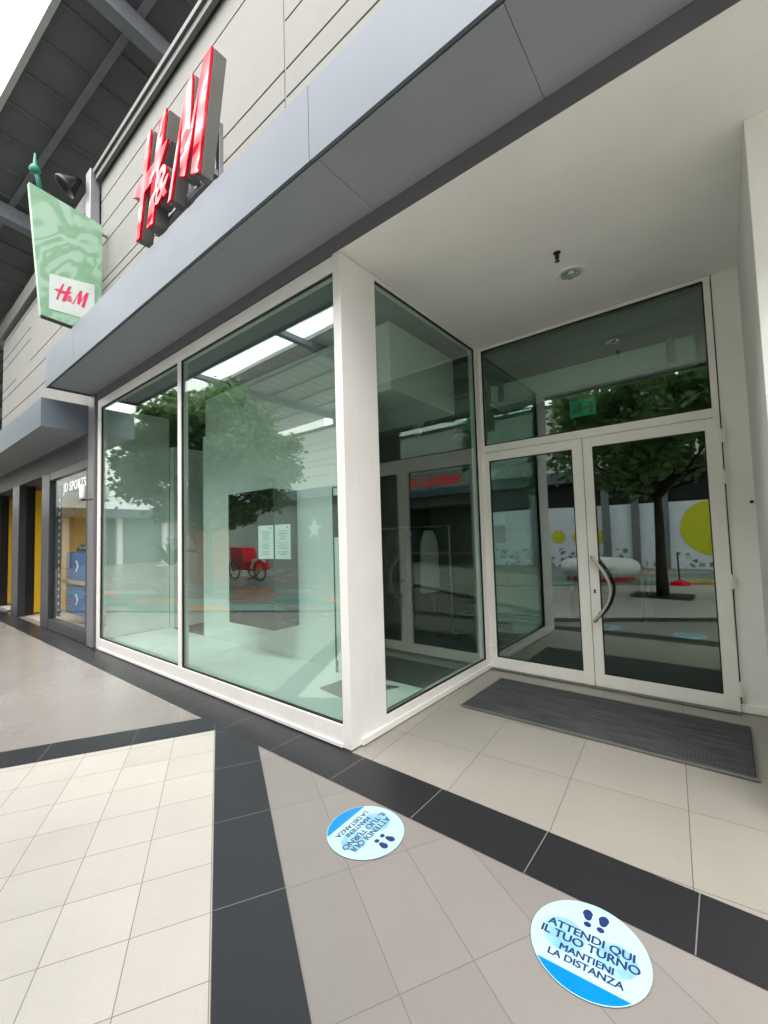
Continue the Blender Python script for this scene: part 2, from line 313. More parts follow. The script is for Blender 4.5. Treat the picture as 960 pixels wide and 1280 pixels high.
# ---------------------------------------------------------------- ground
ca, sa = math.cos(ANG), math.sin(ANG)
def AB(a, b): return (a*ca-b*sa, a*sa+b*ca)   # (a along band, b across) -> world x, y
def clipY(poly, ymax):
    out = []
    for i in range(len(poly)):
        p, q = poly[i], poly[(i+1) % len(poly)]
        if p[1] <= ymax: out.append(p)
        if (p[1] <= ymax) != (q[1] <= ymax):
            t = (ymax-p[1])/(q[1]-p[1]); out.append((p[0]+t*(q[0]-p[0]), ymax))
    return out
sheet('ground', [(-90, -60), (60, -60), (60, 60), (-90, 60)], 0, m_beige)
YS = -.325
sheet('polished_paving', clipY([AB(-60, -60), AB(-2.905, -60), AB(-2.905, 5), AB(-60, 5)], YS), .004, m_polish)
sheet('cream_paving', clipY([AB(-2.62, -6.4), AB(30, -6.4), AB(30, -1.945), AB(-2.62, -1.945)], YS), .004, m_cream)
sheet('dark_paving_band', clipY([AB(-2.9, -1.942), AB(30, -1.942), AB(30, -1.653), AB(-2.9, -1.653)], YS+.0), .008, m_band)
sheet('dark_paving_crossband', clipY([AB(-2.905, -30), AB(-2.62, -30), AB(-2.62, -1.942), AB(-2.905, -1.942)], YS), .008, m_crossband)
sheet('dark_paving_strip', [(-60, YS), (8, YS), (8, 0), (-60, 0)], .004, m_strip)
sheet('recess_paving', [(-2.12, 0), (.2, 0), (.2, 2.3), (-2.12, 2.3)], .004, m_recess)
for i in range(24):          # the coloured field in the middle of the street
    for j in range(4):
        k = (i+2*j) % 4
        if k == 3 or j == 2: continue
        a0 = -24+i*1.25+j*.8; b0 = -7.35-j*.92
        if AB(a0+2, b0)[1] > -1.7 or AB(a0+2, b0+.9)[1] > -1.2: continue
        sheet('coloured_paving', [AB(a0, b0), AB(a0+1.25, b0), AB(a0+2.05, b0+.9), AB(a0+.8, b0+.9)], .008, (m_teal, m_orange, m_teal2)[k])
sheet('dark_paving_line', [AB(-20, -6.5), AB(12, -6.5), AB(12, -6.4), AB(-20, -6.4)], .016, m_band)

# ---------------------------------------------------------------- the shop building
ZC = 3.628
bld = thing('shop_building', 'pale rendered shop building with grey projecting fascia and a corner glass shopfront', 'building', (-3.4, 0, 0))
# upper wall of boards with open joints
wl = MB()
def boards(x0, x1, cuts, y0=-.02, y1=.05, g=.009):
    for a, b in zip(cuts, cuts[1:]): wl.box(x0, x1, y0, y1, a+g, b-g)
boards(-2.68, 8, [3.8, 5.21, 5.46, 5.9, 6.6, 6.95])
wl.box(-2.70, -2.68, -.012, .05, 3.9, 6.95)
boards(-4.72, -2.70, [3.8, 5.21, 5.47, 6.6, 6.95]); boards(-7.0, -4.72, [3.8, 5.21, 5.35, 5.90, 6.2, 6.6, 6.95])
wl.build('upper_wall', m_siding, bld, bevel=.003)
MB().box(-7.0, 8, .096, .35, 3.72, 6.95).box(-7.0, 8, .05, .0955, 3.81, 6.95).build('wall_backing', m_groove, bld)
MB().box(-7.0, 8, -.13, .4, 6.99, 7.06).box(-7.0, 8, -.10, -.05, 6.90, 6.99).build('parapet_cap', m_cap, bld, bevel=.004)
# fascia and soffit
fs = MB()
sx = [-7.38, -6.15, -1.80, 2.6, 8]
for a, b in zip(sx, sx[1:]): fs.box(a+.002, b-.002, -.572, -.553, 3.73, 4.21)
fs.box(-7.378, -7.36, -.553, -.001, 3.73, 4.21)
fas = fs.build('fascia', m_alu, bld, bevel=.002)
MB().box(-7.355, 8, -.55, -.022, 4.15, 4.19).build('fascia_top', m_alu, bld)
MB().box(-7.355, 8, -.552, -.525, 3.775, 3.79).build('soffit_gap', m_seam, bld)
sf = MB(); xs = [-7.355]+[round(-1.77-1.16*k, 3) for k in range(4, -1, -1)]+[-.61, .55, 1.71, 2.87, 5, 8]
for a, b in zip(xs, xs[1:]): sf.box(a+.0015, b-.0015, -.525, -.002, 3.757, 3.78)
sf.build('soffit', m_soffit, bld)
MB().box(-7.30, 8, .0, .095, 3.632, 3.80).build('soffit_trim', mat('dark soffit trim', (.15, .155, .17), .6), bld)
# recess shell
MB().box(-2.2, 4, .0, 2.40, ZC, 3.6315).box(-2.2, 4, .096, 2.40, 3.632, 3.70).build('recess_ceiling', m_plaster, bld)
MB().box(.195, 4, .672, 2.4, 0, ZC-.001).build('recess_wall', m_plaster, bld, bevel=.004)
MB().box(.02, .194, 2.285, 2.4, 0.0, ZC-.002).build('recess_pier', m_plaster, bld)
MB().box(.012, .192, 2.268, 2.284, .012, .075).box(.178, .194, .70, 2.267, .012, .075).build('skirting', m_whitealu, bld, bevel=.003)
MB().lathe((.172, 2.285, 1.686), [(0, .009), (.012, .008), (.014, 0)], 12, (0, -1, 0)).build('wall_plug', m_rubber, bld)
# interior shell
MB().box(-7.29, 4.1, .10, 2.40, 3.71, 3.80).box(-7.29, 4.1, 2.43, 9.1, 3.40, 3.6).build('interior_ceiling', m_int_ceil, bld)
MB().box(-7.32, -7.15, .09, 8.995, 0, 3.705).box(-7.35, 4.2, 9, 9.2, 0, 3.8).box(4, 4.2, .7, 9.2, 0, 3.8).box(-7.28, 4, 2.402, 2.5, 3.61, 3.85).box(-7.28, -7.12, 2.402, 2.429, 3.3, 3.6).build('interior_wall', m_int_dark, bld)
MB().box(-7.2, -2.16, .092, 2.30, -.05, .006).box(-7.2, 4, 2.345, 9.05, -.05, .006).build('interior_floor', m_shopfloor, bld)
MB().box(-7.12, -2.17, .09, 1.03, .006, .12).build('window_platform', m_int_white, bld, bevel=.004)
# shop window
def gasket(b, o, u, v, n, u0, u1, v0, v1, w0, w1, t=.012):
    b.obox(o, u, v, n, u0-.003, u0+t, v0, v1, w0, w1); b.obox(o, u, v, n, u1-t, u1+.003, v0, v1, w0, w1)
    b.obox(o, u, v, n, u0+t, u1-t, v0-.003, v0+t, w0, w1); b.obox(o, u, v, n, u0+t, u1-t, v1-t, v1+.003, w0, w1)
win = MB()
win.box(-7.14, -7.02, 0, .09, .012, 3.62)                     # left stile
win.box(-2.2, -2.12, 0, .40, .012, 3.62)                      # corner post and its return
win.box(-4.67, -4.592, .004, .086, .165, 3.50)
win.box(-7.02, -2.2, .0, .09, .04, .165); win.box(-7.02, -2.2, .0, .09, 3.50, 3.62)
win.box(-7.02, -2.2, -.012, .05, .012, .04)
wf = win.build('window_frame', m_white, bld, bevel=.003)
wf['label'] = 'white metal frame of the long shop window'
for (a, b_) in ((-7.02, -4.67), (-4.592, -2.2)):
    p = MB().box(a, b_, .030, .042, .168, 3.497).build('window_pane', m_g_facade, wf)
    q = MB(); gasket(q, (0, 0, 0), X, Z, Y, a, b_, .167, 3.498, .012, .029); q.build('gasket', m_rubber, wf)
sw = MB()
sw.box(-2.2, -2.12, 2.16, 2.28, .06, 3.62); sw.box(-2.2, -2.12, .40, 2.16, .06, .12); sw.box(-2.2, -2.12, .40, 2.16, 3.59, 3.62)
sw.box(-2.125, -2.098, .10, 2.235, .012, .058)
sfm = sw.build('side_window_frame', m_white, bld, bevel=.003)
MB().box(-2.155, -2.143, .40, 2.16, .12, 3.59).build('side_pane', m_g_side, sfm)
q = MB(); gasket(q, (0, 0, 0), Y, Z, X, .40, 2.16, .121, 3.589, -2.142, -2.128); q.build('gasket', m_rubber, sfm)
# door frame, transom
df = MB()
df.box(-2.119, -2.09, 2.26, 2.34, .012, ZC-.01); df.box(-.035, .012, 2.26, 2.34, .012, ZC-.01)
df.box(-2.09, -.035, 2.26, 2.34, 3.59, ZC-.01); df.box(-2.09, -.035, 2.26, 2.34, 2.405, 2.485)
dfm = df.build('door_frame', m_whitealu, bld, bevel=.003)
MB().box(-2.09, -.035, 2.29, 2.302, 2.485, 3.59).build('transom_pane', m_g_door, dfm)
q = MB(); gasket(q, (0, 0, 0), X, Z, Y, -2.09, -.035, 2.486, 3.589, 2.272, 2.288); q.build('gasket', m_rubber, dfm)
def door(x0, x1, g0, g1, hx, handle):
    d = MB(); y0, y1 = 2.235, 2.259
    d.box(x0, g0, y0, y1, .022, 2.398); d.box(g1, x1, y0, y1, .022, 2.398); d.box(g0, g1, y0, y1, .022, .14); d.box(g0, g1, y0, y1, 2.302, 2.398)
    o = d.build('door', m_whitealu, bld, bevel=.003)
    MB().box(g0, g1, 2.248, 2.256, .14, 2.302).build('glass', m_g_door, o)
    q = MB(); gasket(q, (0, 0, 0), X, Z, Y, g0, g1, .141, 2.301, 2.238, 2.2475, .009); q.build('gasket', m_rubber, o)
    for z in (2.24, 1.90, 1.05, .20):
        MB().tube([(hx, 2.226, z-.055), (hx, 2.226, z-.003)], .013, 12).tube([(hx, 2.226, z+.003), (hx, 2.226, z+.055)], .013, 12).box(hx-.022, hx+.022, 2.224, 2.234, z-.05, z+.05).build('hinge', m_whitealu, o, smooth=False)
    if handle:
        pts = [(-1.012+.15*math.sin(math.pi*t), 2.165, .635+.61*t) for t in [i/24 for i in range(25)]]
        h = MB().tube(pts, .0145, 14)
        for t in (.13, .87):
            x = -1.012+.15*math.sin(math.pi*t); z = .635+.61*t; h.tube([(x-.0, 2.165, z), (-.985, 2.234, z)], .008, 10)
        h.build('handle', m_steel, o, smooth=True)
        MB().box(-1.018, -1.002, 2.228, 2.2345, .895, .93).build('lock', m_rubber, o)
    return o
door(-2.088-.03, -1.055, -2.03, -1.15, -2.108, False)
door(-1.049, .008, -.965, -.092, .012, True)
MB().box(-2.11, .01, 2.20, 2.34, .0125, .02).build('threshold', m_mat_al, bld)

# ---------------------------------------------------------------- downpipe, floodlight
p = MB().box(-7.22, -7.03, -.16, -.03, 4.0, 7.08)
p.build('downpipe', m_post, None, label='square grey downpipe on the wall corner behind the green banner', cat='downpipe', bevel=.01)
fl = thing('floodlight', 'small black floodlight on the parapet corner above the green banner', 'floodlight', (-7.4, -.2, 6.95))
MB().lathe((-7.42, -.30, 6.95), [(.0, .16), (.05, .16), (.07, .08), (.16, -.06), (.165, -.10), (.15, -.10), (.14, -.05), (0, -.02)], 24, (.25, .5, .55)).build('lamp_head', m_black, fl, smooth=True)
MB().tube([(-7.38, -.22, 7.05), (-7.35, -.06, 7.0)], .02, 8).box(-7.40, -7.30, -.06, -.03, 6.9, 7.1).build('bracket', m_black, fl)

# ---------------------------------------------------------------- letters on the fascia
Hp = [(-4.16, 4.32), (-4.08, 4.32), (-3.975, 4.70), (-3.815, 4.72), (-3.93, 4.33), (-3.80, 4.32), (-3.672, 4.75), (-3.50, 4.93), (-3.62, 4.925), (-3.53, 5.226), (-3.66, 5.19), (-3.765, 4.88), (-3.925, 4.86), (-3.83, 5.229), (-3.90, 5.21), (-4.025, 4.84), (-4.13, 4.86), (-4.235, 4.79), (-4.065, 4.70)]
Mp = [(-3.51, 4.345), (-3.45, 4.36), (-3.255, 4.90), (-3.30, 4.46), (-3.21, 4.42), (-2.985, 4.96), (-3.12, 4.38), (-3.00, 4.33), (-2.79, 5.206), (-2.91, 5.20), (-3.12, 4.74), (-3.08, 5.206), (-3.18, 5.18)]
def inset(pts, d):
    out = []; n = len(pts)
    for i in range(n):
        p0, p1, p2 = Vector(pts[i-1]), Vector(pts[i]), Vector(pts[(i+1) % n])
        a = (p1-p0).normalized(); b = (p2-p1).normalized(); na = Vector((-a.y, a.x)); nb = Vector((-b.y, b.x))
        k = na+nb; k = k/max(.35, k.dot(na)) if k.length > .1 else na
        out.append(tuple(p1+k*d))
    return out
sg = thing('shop_sign', 'large red slanted letters on grey sides standing on the grey fascia', 'shop sign', (-3.5, -.5, 4.2))
for nm, P in (('letter', Hp), ('letter', Mp)):
    b = MB().prism(P, (0, 0, 0), X, Z, Y, -.60, -.50).build(nm, m_return, sg, bevel=.004)
    MB().prism(P, (0, 0, 0), X, Z, Y, -.625, -.603).build('letter_face', m_red, b, bevel=.006)
T = Matrix.Translation((-3.66, -.55, 4.585)) @ Matrix.Rotation(rad(90), 4, 'X')
b = MB().text('&', .40, T, offset=.010, extrude=.048, shear=.25).build('letter', m_return, sg)
T2 = Matrix.Translation((-3.66, -.614, 4.585)) @ Matrix.Rotation(rad(90), 4, 'X')
MB().text('&', .40, T2, offset=.010, extrude=.011, shear=.25).build('letter_face', m_red, b)
sb = MB().box(-4.05, -2.99, -.495, -.46, 4.40, 4.45).box(-3.8, -2.99, -.495, -.46, 4.80, 4.84)
for x in (-3.99, -3.50, -3.03): sb.box(x, x+.05, -.459, -.42, 4.19, 4.86)
sb.box(-3.05, -2.93, -.47, -.38, 4.19, 4.215)
sb.build('support_rail', m_post, sg, bevel=.003)

# ---------------------------------------------------------------- hanging banner box
bn = thing('hanging_banner', 'mint green double sided banner box with a white logo plate, hung beside the red letters', 'banner', (-6.73, -.45, 4.46))
bp = [(-.926, 6.161), (-.10, 6.047), (-.10, 4.42), (-.782, 4.468)]
MB().prism(bp, (0, 0, 0), Y, Z, X, -6.78, -6.698).build('banner_panel', m_mint, bn, bevel=.004)
MB().prism([(-.770, 4.462), (-.11, 4.414), (-.11, 4.405), (-.770, 4.453)], (0, 0, 0), Y, Z, X, -6.775, -6.703).build('base_strip', m_black, bn)
plate = MB().prism([(-.70, 5.05), (-.19, 5.125), (-.19, 4.60), (-.70, 4.58)], (0, 0, 0), Y, Z, X, -6.697, -6.693).build('logo_plate', mat('frosted white plate', (.48, .54, .52), .5), bn)
k = .272; lg = MB()
def lm(P): return [((x+4.22)*k-.645, (z-4.32)*k+4.735) for x, z in P]
mred = mat('red print', (.55, .015, .08), .5)
lg.prism(lm(Hp), (0, 0, 0), Y, Z, X, -6.6925, -6.691); lg.prism(lm(Mp), (0, 0, 0), Y, Z, X, -6.6925, -6.691)
Tb = Matrix.Translation((-6.6915, -.492, 4.80)) @ Matrix.Rotation(rad(90), 4, 'Z') @ Matrix.Rotation(rad(90), 4, 'X')
lg.text('&', .12, Tb, offset=.002, extrude=.0008, shear=.25)
lg.build('logo', mred, plate)
mgreen = mat('dark green cord', (.01, .16, .12), .5)
MB().tube([(-6.73, -.80, 6.14), (-6.73, -.83, 6.30), (-6.73, -.87, 6.42)], .028, 10).lathe((-6.73, -.86, 6.38), [(0, -.06), (.05, -.04), (.065, 0), (.05, .04), (.022, .08), (.012, .22), (0, .24)], 14).build('finial', mgreen, bn, smooth=True)
for z in (4.7, 5.95): MB().tube([(-6.76, -.10, z), (-6.76, .0, z)], .02, 8).build('wall_arm', m_post, bn)

# ---------------------------------------------------------------- canopy roofs
d1 = Vector((-1, -.125, -.16)).normalized(); d2 = Vector((0, 1, -.12)).normalized(); nn = d1.cross(d2); nn = nn if nn.z > 0 else -nn
P0 = Vector((-5, 0, 9.0))
def canopy(label, u0, u1, v0, v1, o, D1, D2, Nn, beams, purl, group, msheet=None):
    t = thing('canopy_roof', label, 'canopy roof', tuple(o), group)
    b = MB(); W = .635; nsh = int((u1-u0)/W)
    for i in range(nsh):       # folded sheets, a rib at each lap
        a = u0+i*W
        b.obox(o, D1, D2, Nn, a+.03, a+W, v0, v1, .04, .06); b.obox(o, D1, D2, Nn, a, a+.03, v0, v1, .01, .06)
    b.build('roof_sheet', msheet or m_roofsheet, t)
    MB().obox(o, D1, D2, Nn, u0, u1, v0-.075, v0, -.0, .16).build('edge_trim', m_gutter, t)
    p = MB()
    for v in purl: p.obox(o, D1, D2, Nn, u0, u1, v, v+.09, -.03, .01)
    p.build('purlin', m_beam, t)
    for u in beams:
        q = MB(); q.obox(o, D1, D2, Nn, u-.09, u+.09, v0, v1, -.36, -.03)
        q.build('beam', m_beam, t)
    return t
canopy('dark steel canopy roof above the shop parapet, underside seen', -11.74, 24, -.46, 9, P0, d1, d2, nn, [1.03, 5.62, 10.2, 14.8, -3.6, -8.2], [.17, 1.2, 2.2, 3.2], 'canopy roofs over the shops')
canopy('pale steel canopy roof over the shops across the street', -12, 26, 8.45, 16, Vector((-5, 0, 9.2)), Vector((-1, 0, -.02)).normalized(), Vector((0, -1, .0)), Vector((0, 0, 1)), [2, 7, 13, 19, -4], [9.5, 11, 12.5, 14], 'canopy roofs over the shops', mat('pale roof sheet', (.60, .62, .61), .6))
for i, x in enumerate((-6.3, -12, -18)):
    MB().box(x-.12, x+.12, -8.4, -1.6, 8.75, 8.95).build('tie_beam', m_beam, None, label='grey steel tie beam spanning the open street between the canopy roofs', cat='beam', group='tie beams across the street') if i else None
for x in (-1.0, -9.0, -17.5, -25):
    t = thing('canopy_column', 'grey steel column carrying the far canopy roof', 'column', (x, -15.2, 0), 'canopy columns')
    MB().tube([(x, -15.2, 0), (x, -15.2, 9.1)], .14, 12).build('shaft', m_beam, t)

# ---------------------------------------------------------------- neighbour shop
nb = thing('sports_shop', 'neighbouring pale building with dark grey shop front and projecting canopy at left', 'building', (-11, 0, 0))
wl = MB()
boards(-8.24, -7.24, [3.2, 4.64, 5.1, 6.5, 6.62], -.0, .07); boards(-11.15, -8.24, [3.2, 4.64, 5.1, 5.38, 6.5, 6.62], -.0, .07)
boards(-12.4, -11.15, [3.2, 4.64, 5.1, 5.85, 6.1, 6.5, 6.62], -.0, .07); boards(-13.8, -12.4, [3.2, 4.64, 5.1, 5.31, 5.85, 6.1, 6.5, 6.62], -.0, .07)
wl.build('upper_wall', m_siding, nb, bevel=.003)
MB().box(-13.8, -7.24, .07, .4, 3.2, 6.62).build('wall_backing', m_groove, nb)
MB().box(-13.8, -7.24, -.10, .4, 6.62, 6.95).build('parapet_cap', m_cap, nb, bevel=.01)
MB().box(-26, -7.534, -.586, -.57, 3.21, 3.63).box(-7.55, -7.534, -.57, -.002, 3.21, 3.63).box(-26, -7.55, -.57, -.002, 3.60, 3.625).build('canopy_fascia', m_alu, nb, bevel=.002)
MB().box(-26, -7.552, -.568, -.0, 3.225, 3.25).build('canopy_soffit', m_soffit, nb)
MB().box(-26, -7.45, .0, .12, 2.82, 3.20).build('header', mat('dark header', (.09, .092, .10), .5), nb)
MB().box(-7.44, -7.20, -.03, .12, .012, 3.75).build('corner_post', m_post, nb, bevel=.004)
for a, b in ((-10.05, -9.55), (-12.43, -11.83), (-15.0, -14.4), (-26, -17)): MB().box(a, b, -.01, .12, .012, 2.815).build('pier', m_dgrey, nb, bevel=.004)
MB().box(-9.55, -7.445, -.005, .11, .012, .195).box(-9.55, -7.445, -.005, .11, 2.68, 2.815).box(-7.60, -7.445, -.004, .11, .195, 2.68).build('window_frame', m_dgrey, nb, bevel=.003)
m_clear = glass_mat('clear shop glass', (.95, .96, .96), .03, pwr=8)
MB().box(-9.55, -7.60, .04, .05, .195, 2.68).build('window_pane', m_clear, nb)
for x in (-11.83, -14.4):     # door reveals: black then yellow
    MB().box(x-.06, x-.001, .121, .27, .012, 2.80).build('reveal', m_black, nb)
    MB().box(x-.06, x-.003, .271, 3.0, .06, 2.72).build('yellow_reveal', m_yellow, nb)
MB().box(-16, -7.7, .12, 5.5, -.04, .010).build('shop_floor', m_cream, nb)
MB().box(-26, -7.31, .13, 5.5, 2.83, 2.95).build('shop_ceiling', mat('pale shop ceiling', (.16, .16, .16), .8), nb)
MB().box(-26, -7.31, 5.5, 5.6, 0, 2.83).box(-7.40, -7.31, .13, 5.5, 0, 2.83).box(-16.2, -16.1, .13, 5.5, 0, 2.83).build('shop_wall', m_int_dark, nb)
# things behind its window
MB().box(-12.7, -11.0, 1.0, 1.06, .012, 2.42).build('yellow_screen', m_yellow, None, label='tall yellow screen behind the neighbouring shop window', cat='screen')
strip = MB().box(-9.70, -9.50, .14, .17, .21, 2.6).build('light_strip', mat('black tape', (.02, .02, .03), .5), None, label='black strip with white marks hanging at the left edge of the neighbouring window', cat='strip')
for i in range(17): MB().box(-9.54, -9.50, .134, .139, .30+i*.125, .35+i*.125).build('mark', m_pureW, strip)
sgn = thing('window_lettering', 'white illuminated shop name hanging inside the neighbouring window', 'lettering', (-8.2, .2, 2.45))
ml, tl_, pl_ = new_mat('lit white letters'); pl_.inputs['Base Color'].default_value = (.9, .9, .9, 1); pl_.inputs['Emission Color'].default_value = (1, 1, 1, 1); pl_.inputs['Emission Strength'].default_value = .25
MB().text('JD SPORTS', .235, Matrix.Translation((-8.93, .20, 2.55)) @ Matrix.Rotation(rad(90), 4, 'X'), offset=.003, extrude=.003, space=1.12).build('letters', ml, sgn)
MB().box(-9.75, -8.2, .225, .245, 2.645, 2.665).build('rail', m_dgrey, sgn)
for i, (z0, z1) in enumerate(((.22, .78), (.86, 1.36))):
    t = thing('display_box', ('upper' if i else 'lower')+' of the two blue display boxes stacked in the neighbouring window', 'display box', (-8.35, .6, z0), 'blue display boxes')
    MB().box(-9.93, -8.75, .35, .8, z0, z1).build('box_body', m_star, t, bevel=.01)
    zc = (z0+z1)/2
    MB().prism([(-9.36, zc+.10), (-9.29, zc+.10), (-9.18, zc), (-9.29, zc-.10), (-9.36, zc-.10), (-9.25, zc)], (0, 0, 0), X, Z, Y, .344, .349).build('chevron', m_pureW, t)
MB().box(-10.0, -8.7, .3, .85, .79, .85).build('shelf', mat('pale wood', (.45, .36, .26), .5), None, label='pale shelf board between the two blue display boxes', cat='shelf')
sh = MB()
for j in range(2):
    sh.lathe((-9.5+j*.22, .5, 1.37), [(0, .0), (.09, .0), (.095, .05), (.07, .10), (.04, .13), (0, .13)], 14)
sh.build('shoe_pair', m_black, None, label='pair of black shoes on top of the upper blue display box', cat='shoes')
ls = thing('wall_sensor', 'small white cylinder sensor on a thin black arm at the grey corner post', 'sensor', (-7.3, -.15, 2.3))
MB().lathe((-7.36, -.12, 2.17), [(0, 0), (.035, 0), (.04, .02), (.04, .19), (.03, .21), (0, .21)], 18).build('head', m_pureW, ls, smooth=True)
MB().box(-7.40, -7.30, -.145, -.095, 2.145, 2.165).tube([(-7.36, -.12, 2.155), (-7.21, -.04, 2.155)], .010, 8).build('arm', m_black, ls)

# ---------------------------------------------------------------- in the shop window
MB().box(-7.13, -6.99, 1.035, 1.075, .121, 3.06).box(-7.13, -6.99, 1.075, 2.4, .121, 3.06).build('backdrop_panel', m_int_white, None, label='narrow white backdrop board at the left end of the window, before the dark gap', cat='backdrop', bevel=.003)
MB().box(-7.149, -7.135, .095, 1.03, .121, 3.55).build('window_end_wall', m_int_white, bld)
MB().box(-6.05, -2.75, 1.035, 1.075, .02, 3.06).build('backdrop_panel', m_int_white, None, label='wide white backdrop board behind the black hanging case in the window', cat='backdrop', bevel=.003)
MB().box(-6.05, -2.50, 1.08, 2.35, 2.95, 3.64).build('bulkhead', m_int_white, None, label='white ceiling bulkhead above the wide backdrop board', cat='bulkhead')
hc = thing('display_case', 'black hanging display case on the wide white backdrop board in the window', 'display case', (-4.35, .9, .5))
MB().box(-4.80, -3.90, .70, 1.034, .50, 2.065).build('case_body', mat('case side', (.07, .07, .07), .5), hc, bevel=.004)
MB().box(-4.80, -3.90, .692, .699, .50, 2.065).build('case_front', mat('black glass', (.006, .006, .007), .04, spec=.8, var=0), hc)
for i, (x0, x1, l) in enumerate(((-3.245, -3.03, 'left of the two white paper notices taped inside the shop window'), (-3.005, -2.80, 'right of the two white paper notices taped inside the shop window'))):
    t = thing('paper_notice', l, 'notice', ((x0+x1)/2, .05, 1.33), 'paper notices on the window')
    MB().box(x0, x1, .0445, .0455, 1.33, 1.62).build('sheet', m_paper, t)
    pr_ = MB()
    for j in range(17):
        if j in (3, 9): continue
        wdt = (x1-x0)*(.38+random.random()*.35); c = (x0+x1)/2
        pr_.box(c-wdt/2, c+wdt/2, .0438, .0444, 1.365+j*.0125, 1.370+j*.0125)
    pr_.box(x1-.05, x1-.03, .0438, .0444, 1.585, 1.605); pr_.build('print', m_ink, t)
st = thing('poster_stand', 'framed poster stand on a flat grey base just behind the corner post', 'poster stand', (-2.72, .72, .12))
MB().prism([(-2.98, .50), (-2.62, .44), (-2.40, .93), (-2.96, .76)], (0, 0, 0), X, Y, Z, .121, .131).build('base', mat('grey steel plate', (.13, .12, .11), .5), st)
MB().box(-3.165, -3.155, .885, .915, .131, 2.02).box(-2.7, -2.69, .885, .915, .131, 2.02).box(-3.155, -2.7, .885, .915, 2.01, 2.02).build('frame', m_rubber, st)
MB().box(-3.155, -2.70, .895, .905, .25, 2.01).build('board', m_int_white, st)
MB().box(-3.15, -2.71, .889, .894, 1.50, 1.93).build('picture', mat('dark picture', (.01, .01, .012), .3), st)
MB().box(-6.96, -6.85, .0445, .0455, .33, .50).build('window_decal', mat('red faded decal', (.6, .25, .24), .5), None, label='faded red warning decal low at the left end of the shop window', cat='decal')
# back of shop
ex = thing('exit_sign', 'green emergency exit sign hanging inside above the doors', 'exit sign', (-1.33, 3.5, 2.9))
me_, te_, pe_ = new_mat('lit green sign'); pe_.inputs['Base Color'].default_value = (.03, .25, .13, 1); pe_.inputs['Emission Color'].default_value = (.02, .5, .22, 1); pe_.inputs['Emission Strength'].default_value = .06
ec = Vector((-1.30, 3.4, 3.05))
MB().box(ec.x-.15, ec.x+.15, 3.4, 3.44, ec.z-.14, ec.z+.06).build('panel', me_, ex, bevel=.005)
MB().box(ec.x-.15, ec.x+.15, 3.38, 3.46, ec.z+.06, ec.z+.15).build('housing', m_int_white, ex, bevel=.005)
MB().lathe((ec.x-.03, 3.398, ec.z+.01), [(0, 0), (.018, 0), (.018, .003), (0, .003)], 12, (0, -1, 0)).prism([(-.05, -.02), (.0, -.01), (.03, -.05), (.06, -.05), (.02, .0), (.0, -.06), (.03, -.12), (0, -.12), (-.03, -.07), (-.08, -.12), (-.10, -.10), (-.05, -.06)], ec+Vector((-.03, -.003, .0)), X, Z, Y, 0, .002).box(ec.x+.07, ec.x+.12, 3.396, 3.399, ec.z-.12, ec.z+.03).box(ec.x-.14, ec.x-.10, 3.396, 3.399, ec.z-.08, ec.z-.04).build('pictogram', m_pureW, ex)
ac = thing('air_curtain', 'long pale air curtain unit hanging inside behind the transom', 'air curtain', (-1.3, 3.0, 3.35))
MB().box(-2.25, -.13, 2.85, 3.15, 3.10, 3.36).build('casing', m_int_white, ac, bevel=.02)
MB().box(-2.25, -.13, 2.80, 2.849, 3.11, 3.13).box(-2.25, -.13, 2.84, 2.849, 3.34, 3.36).build('lip', m_int_white, ac)
for x in (-2.1, -.33): MB().box(x-.03, x+.03, 2.80, 2.84, 3.12, 3.39).build('hanger', m_post, ac)
tk = thing('track_light', 'white cylinder spotlight hanging from a ceiling track seen through the side glass', 'spotlight', (-3.5, 3.1, 3.0))
MB().lathe((-3.56, 3.06, 3.0), [(0, 0), (.07, 0), (.08, .02), (.08, .24), (.06, .27), (0, .27)], 20, (.25, .1, .95)).build('lamp_head', m_pureW, tk, smooth=True)
MB().tube([(-3.50, 3.08, 3.2), (-3.50, 3.08, 3.38)], .012, 8).build('stem', m_int_white, tk)
MB().box(-4.4, -2.4, 3.06, 3.10, 3.37, 3.40).build('track', m_black, tk)
# ceiling things in the recess
dl = thing('recessed_downlight', 'round white recessed downlight with steel reflector in the entrance ceiling', 'downlight', (-.885, 1.47, ZC))
MB().lathe((-.885, 1.47, ZC), [(.075, -.001), (.075, -.010), (.112, -.008), (.118, -.004), (.118, .0), (.075, -.001)], 40).build('trim_ring', m_whitealu, dl, smooth=True)
MB().lathe((-.885, 1.47, ZC), [(.0745, -.008), (.068, -.004), (.04, -.0015), (0, -.0012)], 24).build('reflector', mat('mirror reflector', (.75, .78, .76), .12, metal=1), dl)
MB().lathe((-.875, 1.45, ZC), [(0, -.012), (.018, -.010), (.025, -.004), (.026, -.002)], 16).build('bulb', m_paper, dl, smooth=True)
sp_ = thing('sprinkler', 'small dark sprinkler head in the ceiling beside the round downlight', 'sprinkler', (-.889, 1.115, ZC))
MB().lathe((-.889, 1.115, ZC), [(.028, -.0005), (.026, -.006), (.010, -.008), (.008, -.02), (.016, -.026), (.016, -.045), (.006, -.05), (.006, -.062), (.018, -.066), (.018, -.069), (0, -.069)], 14).build('head', mat('dark brass', (.05, .045, .03), .4, metal=.7), sp_)
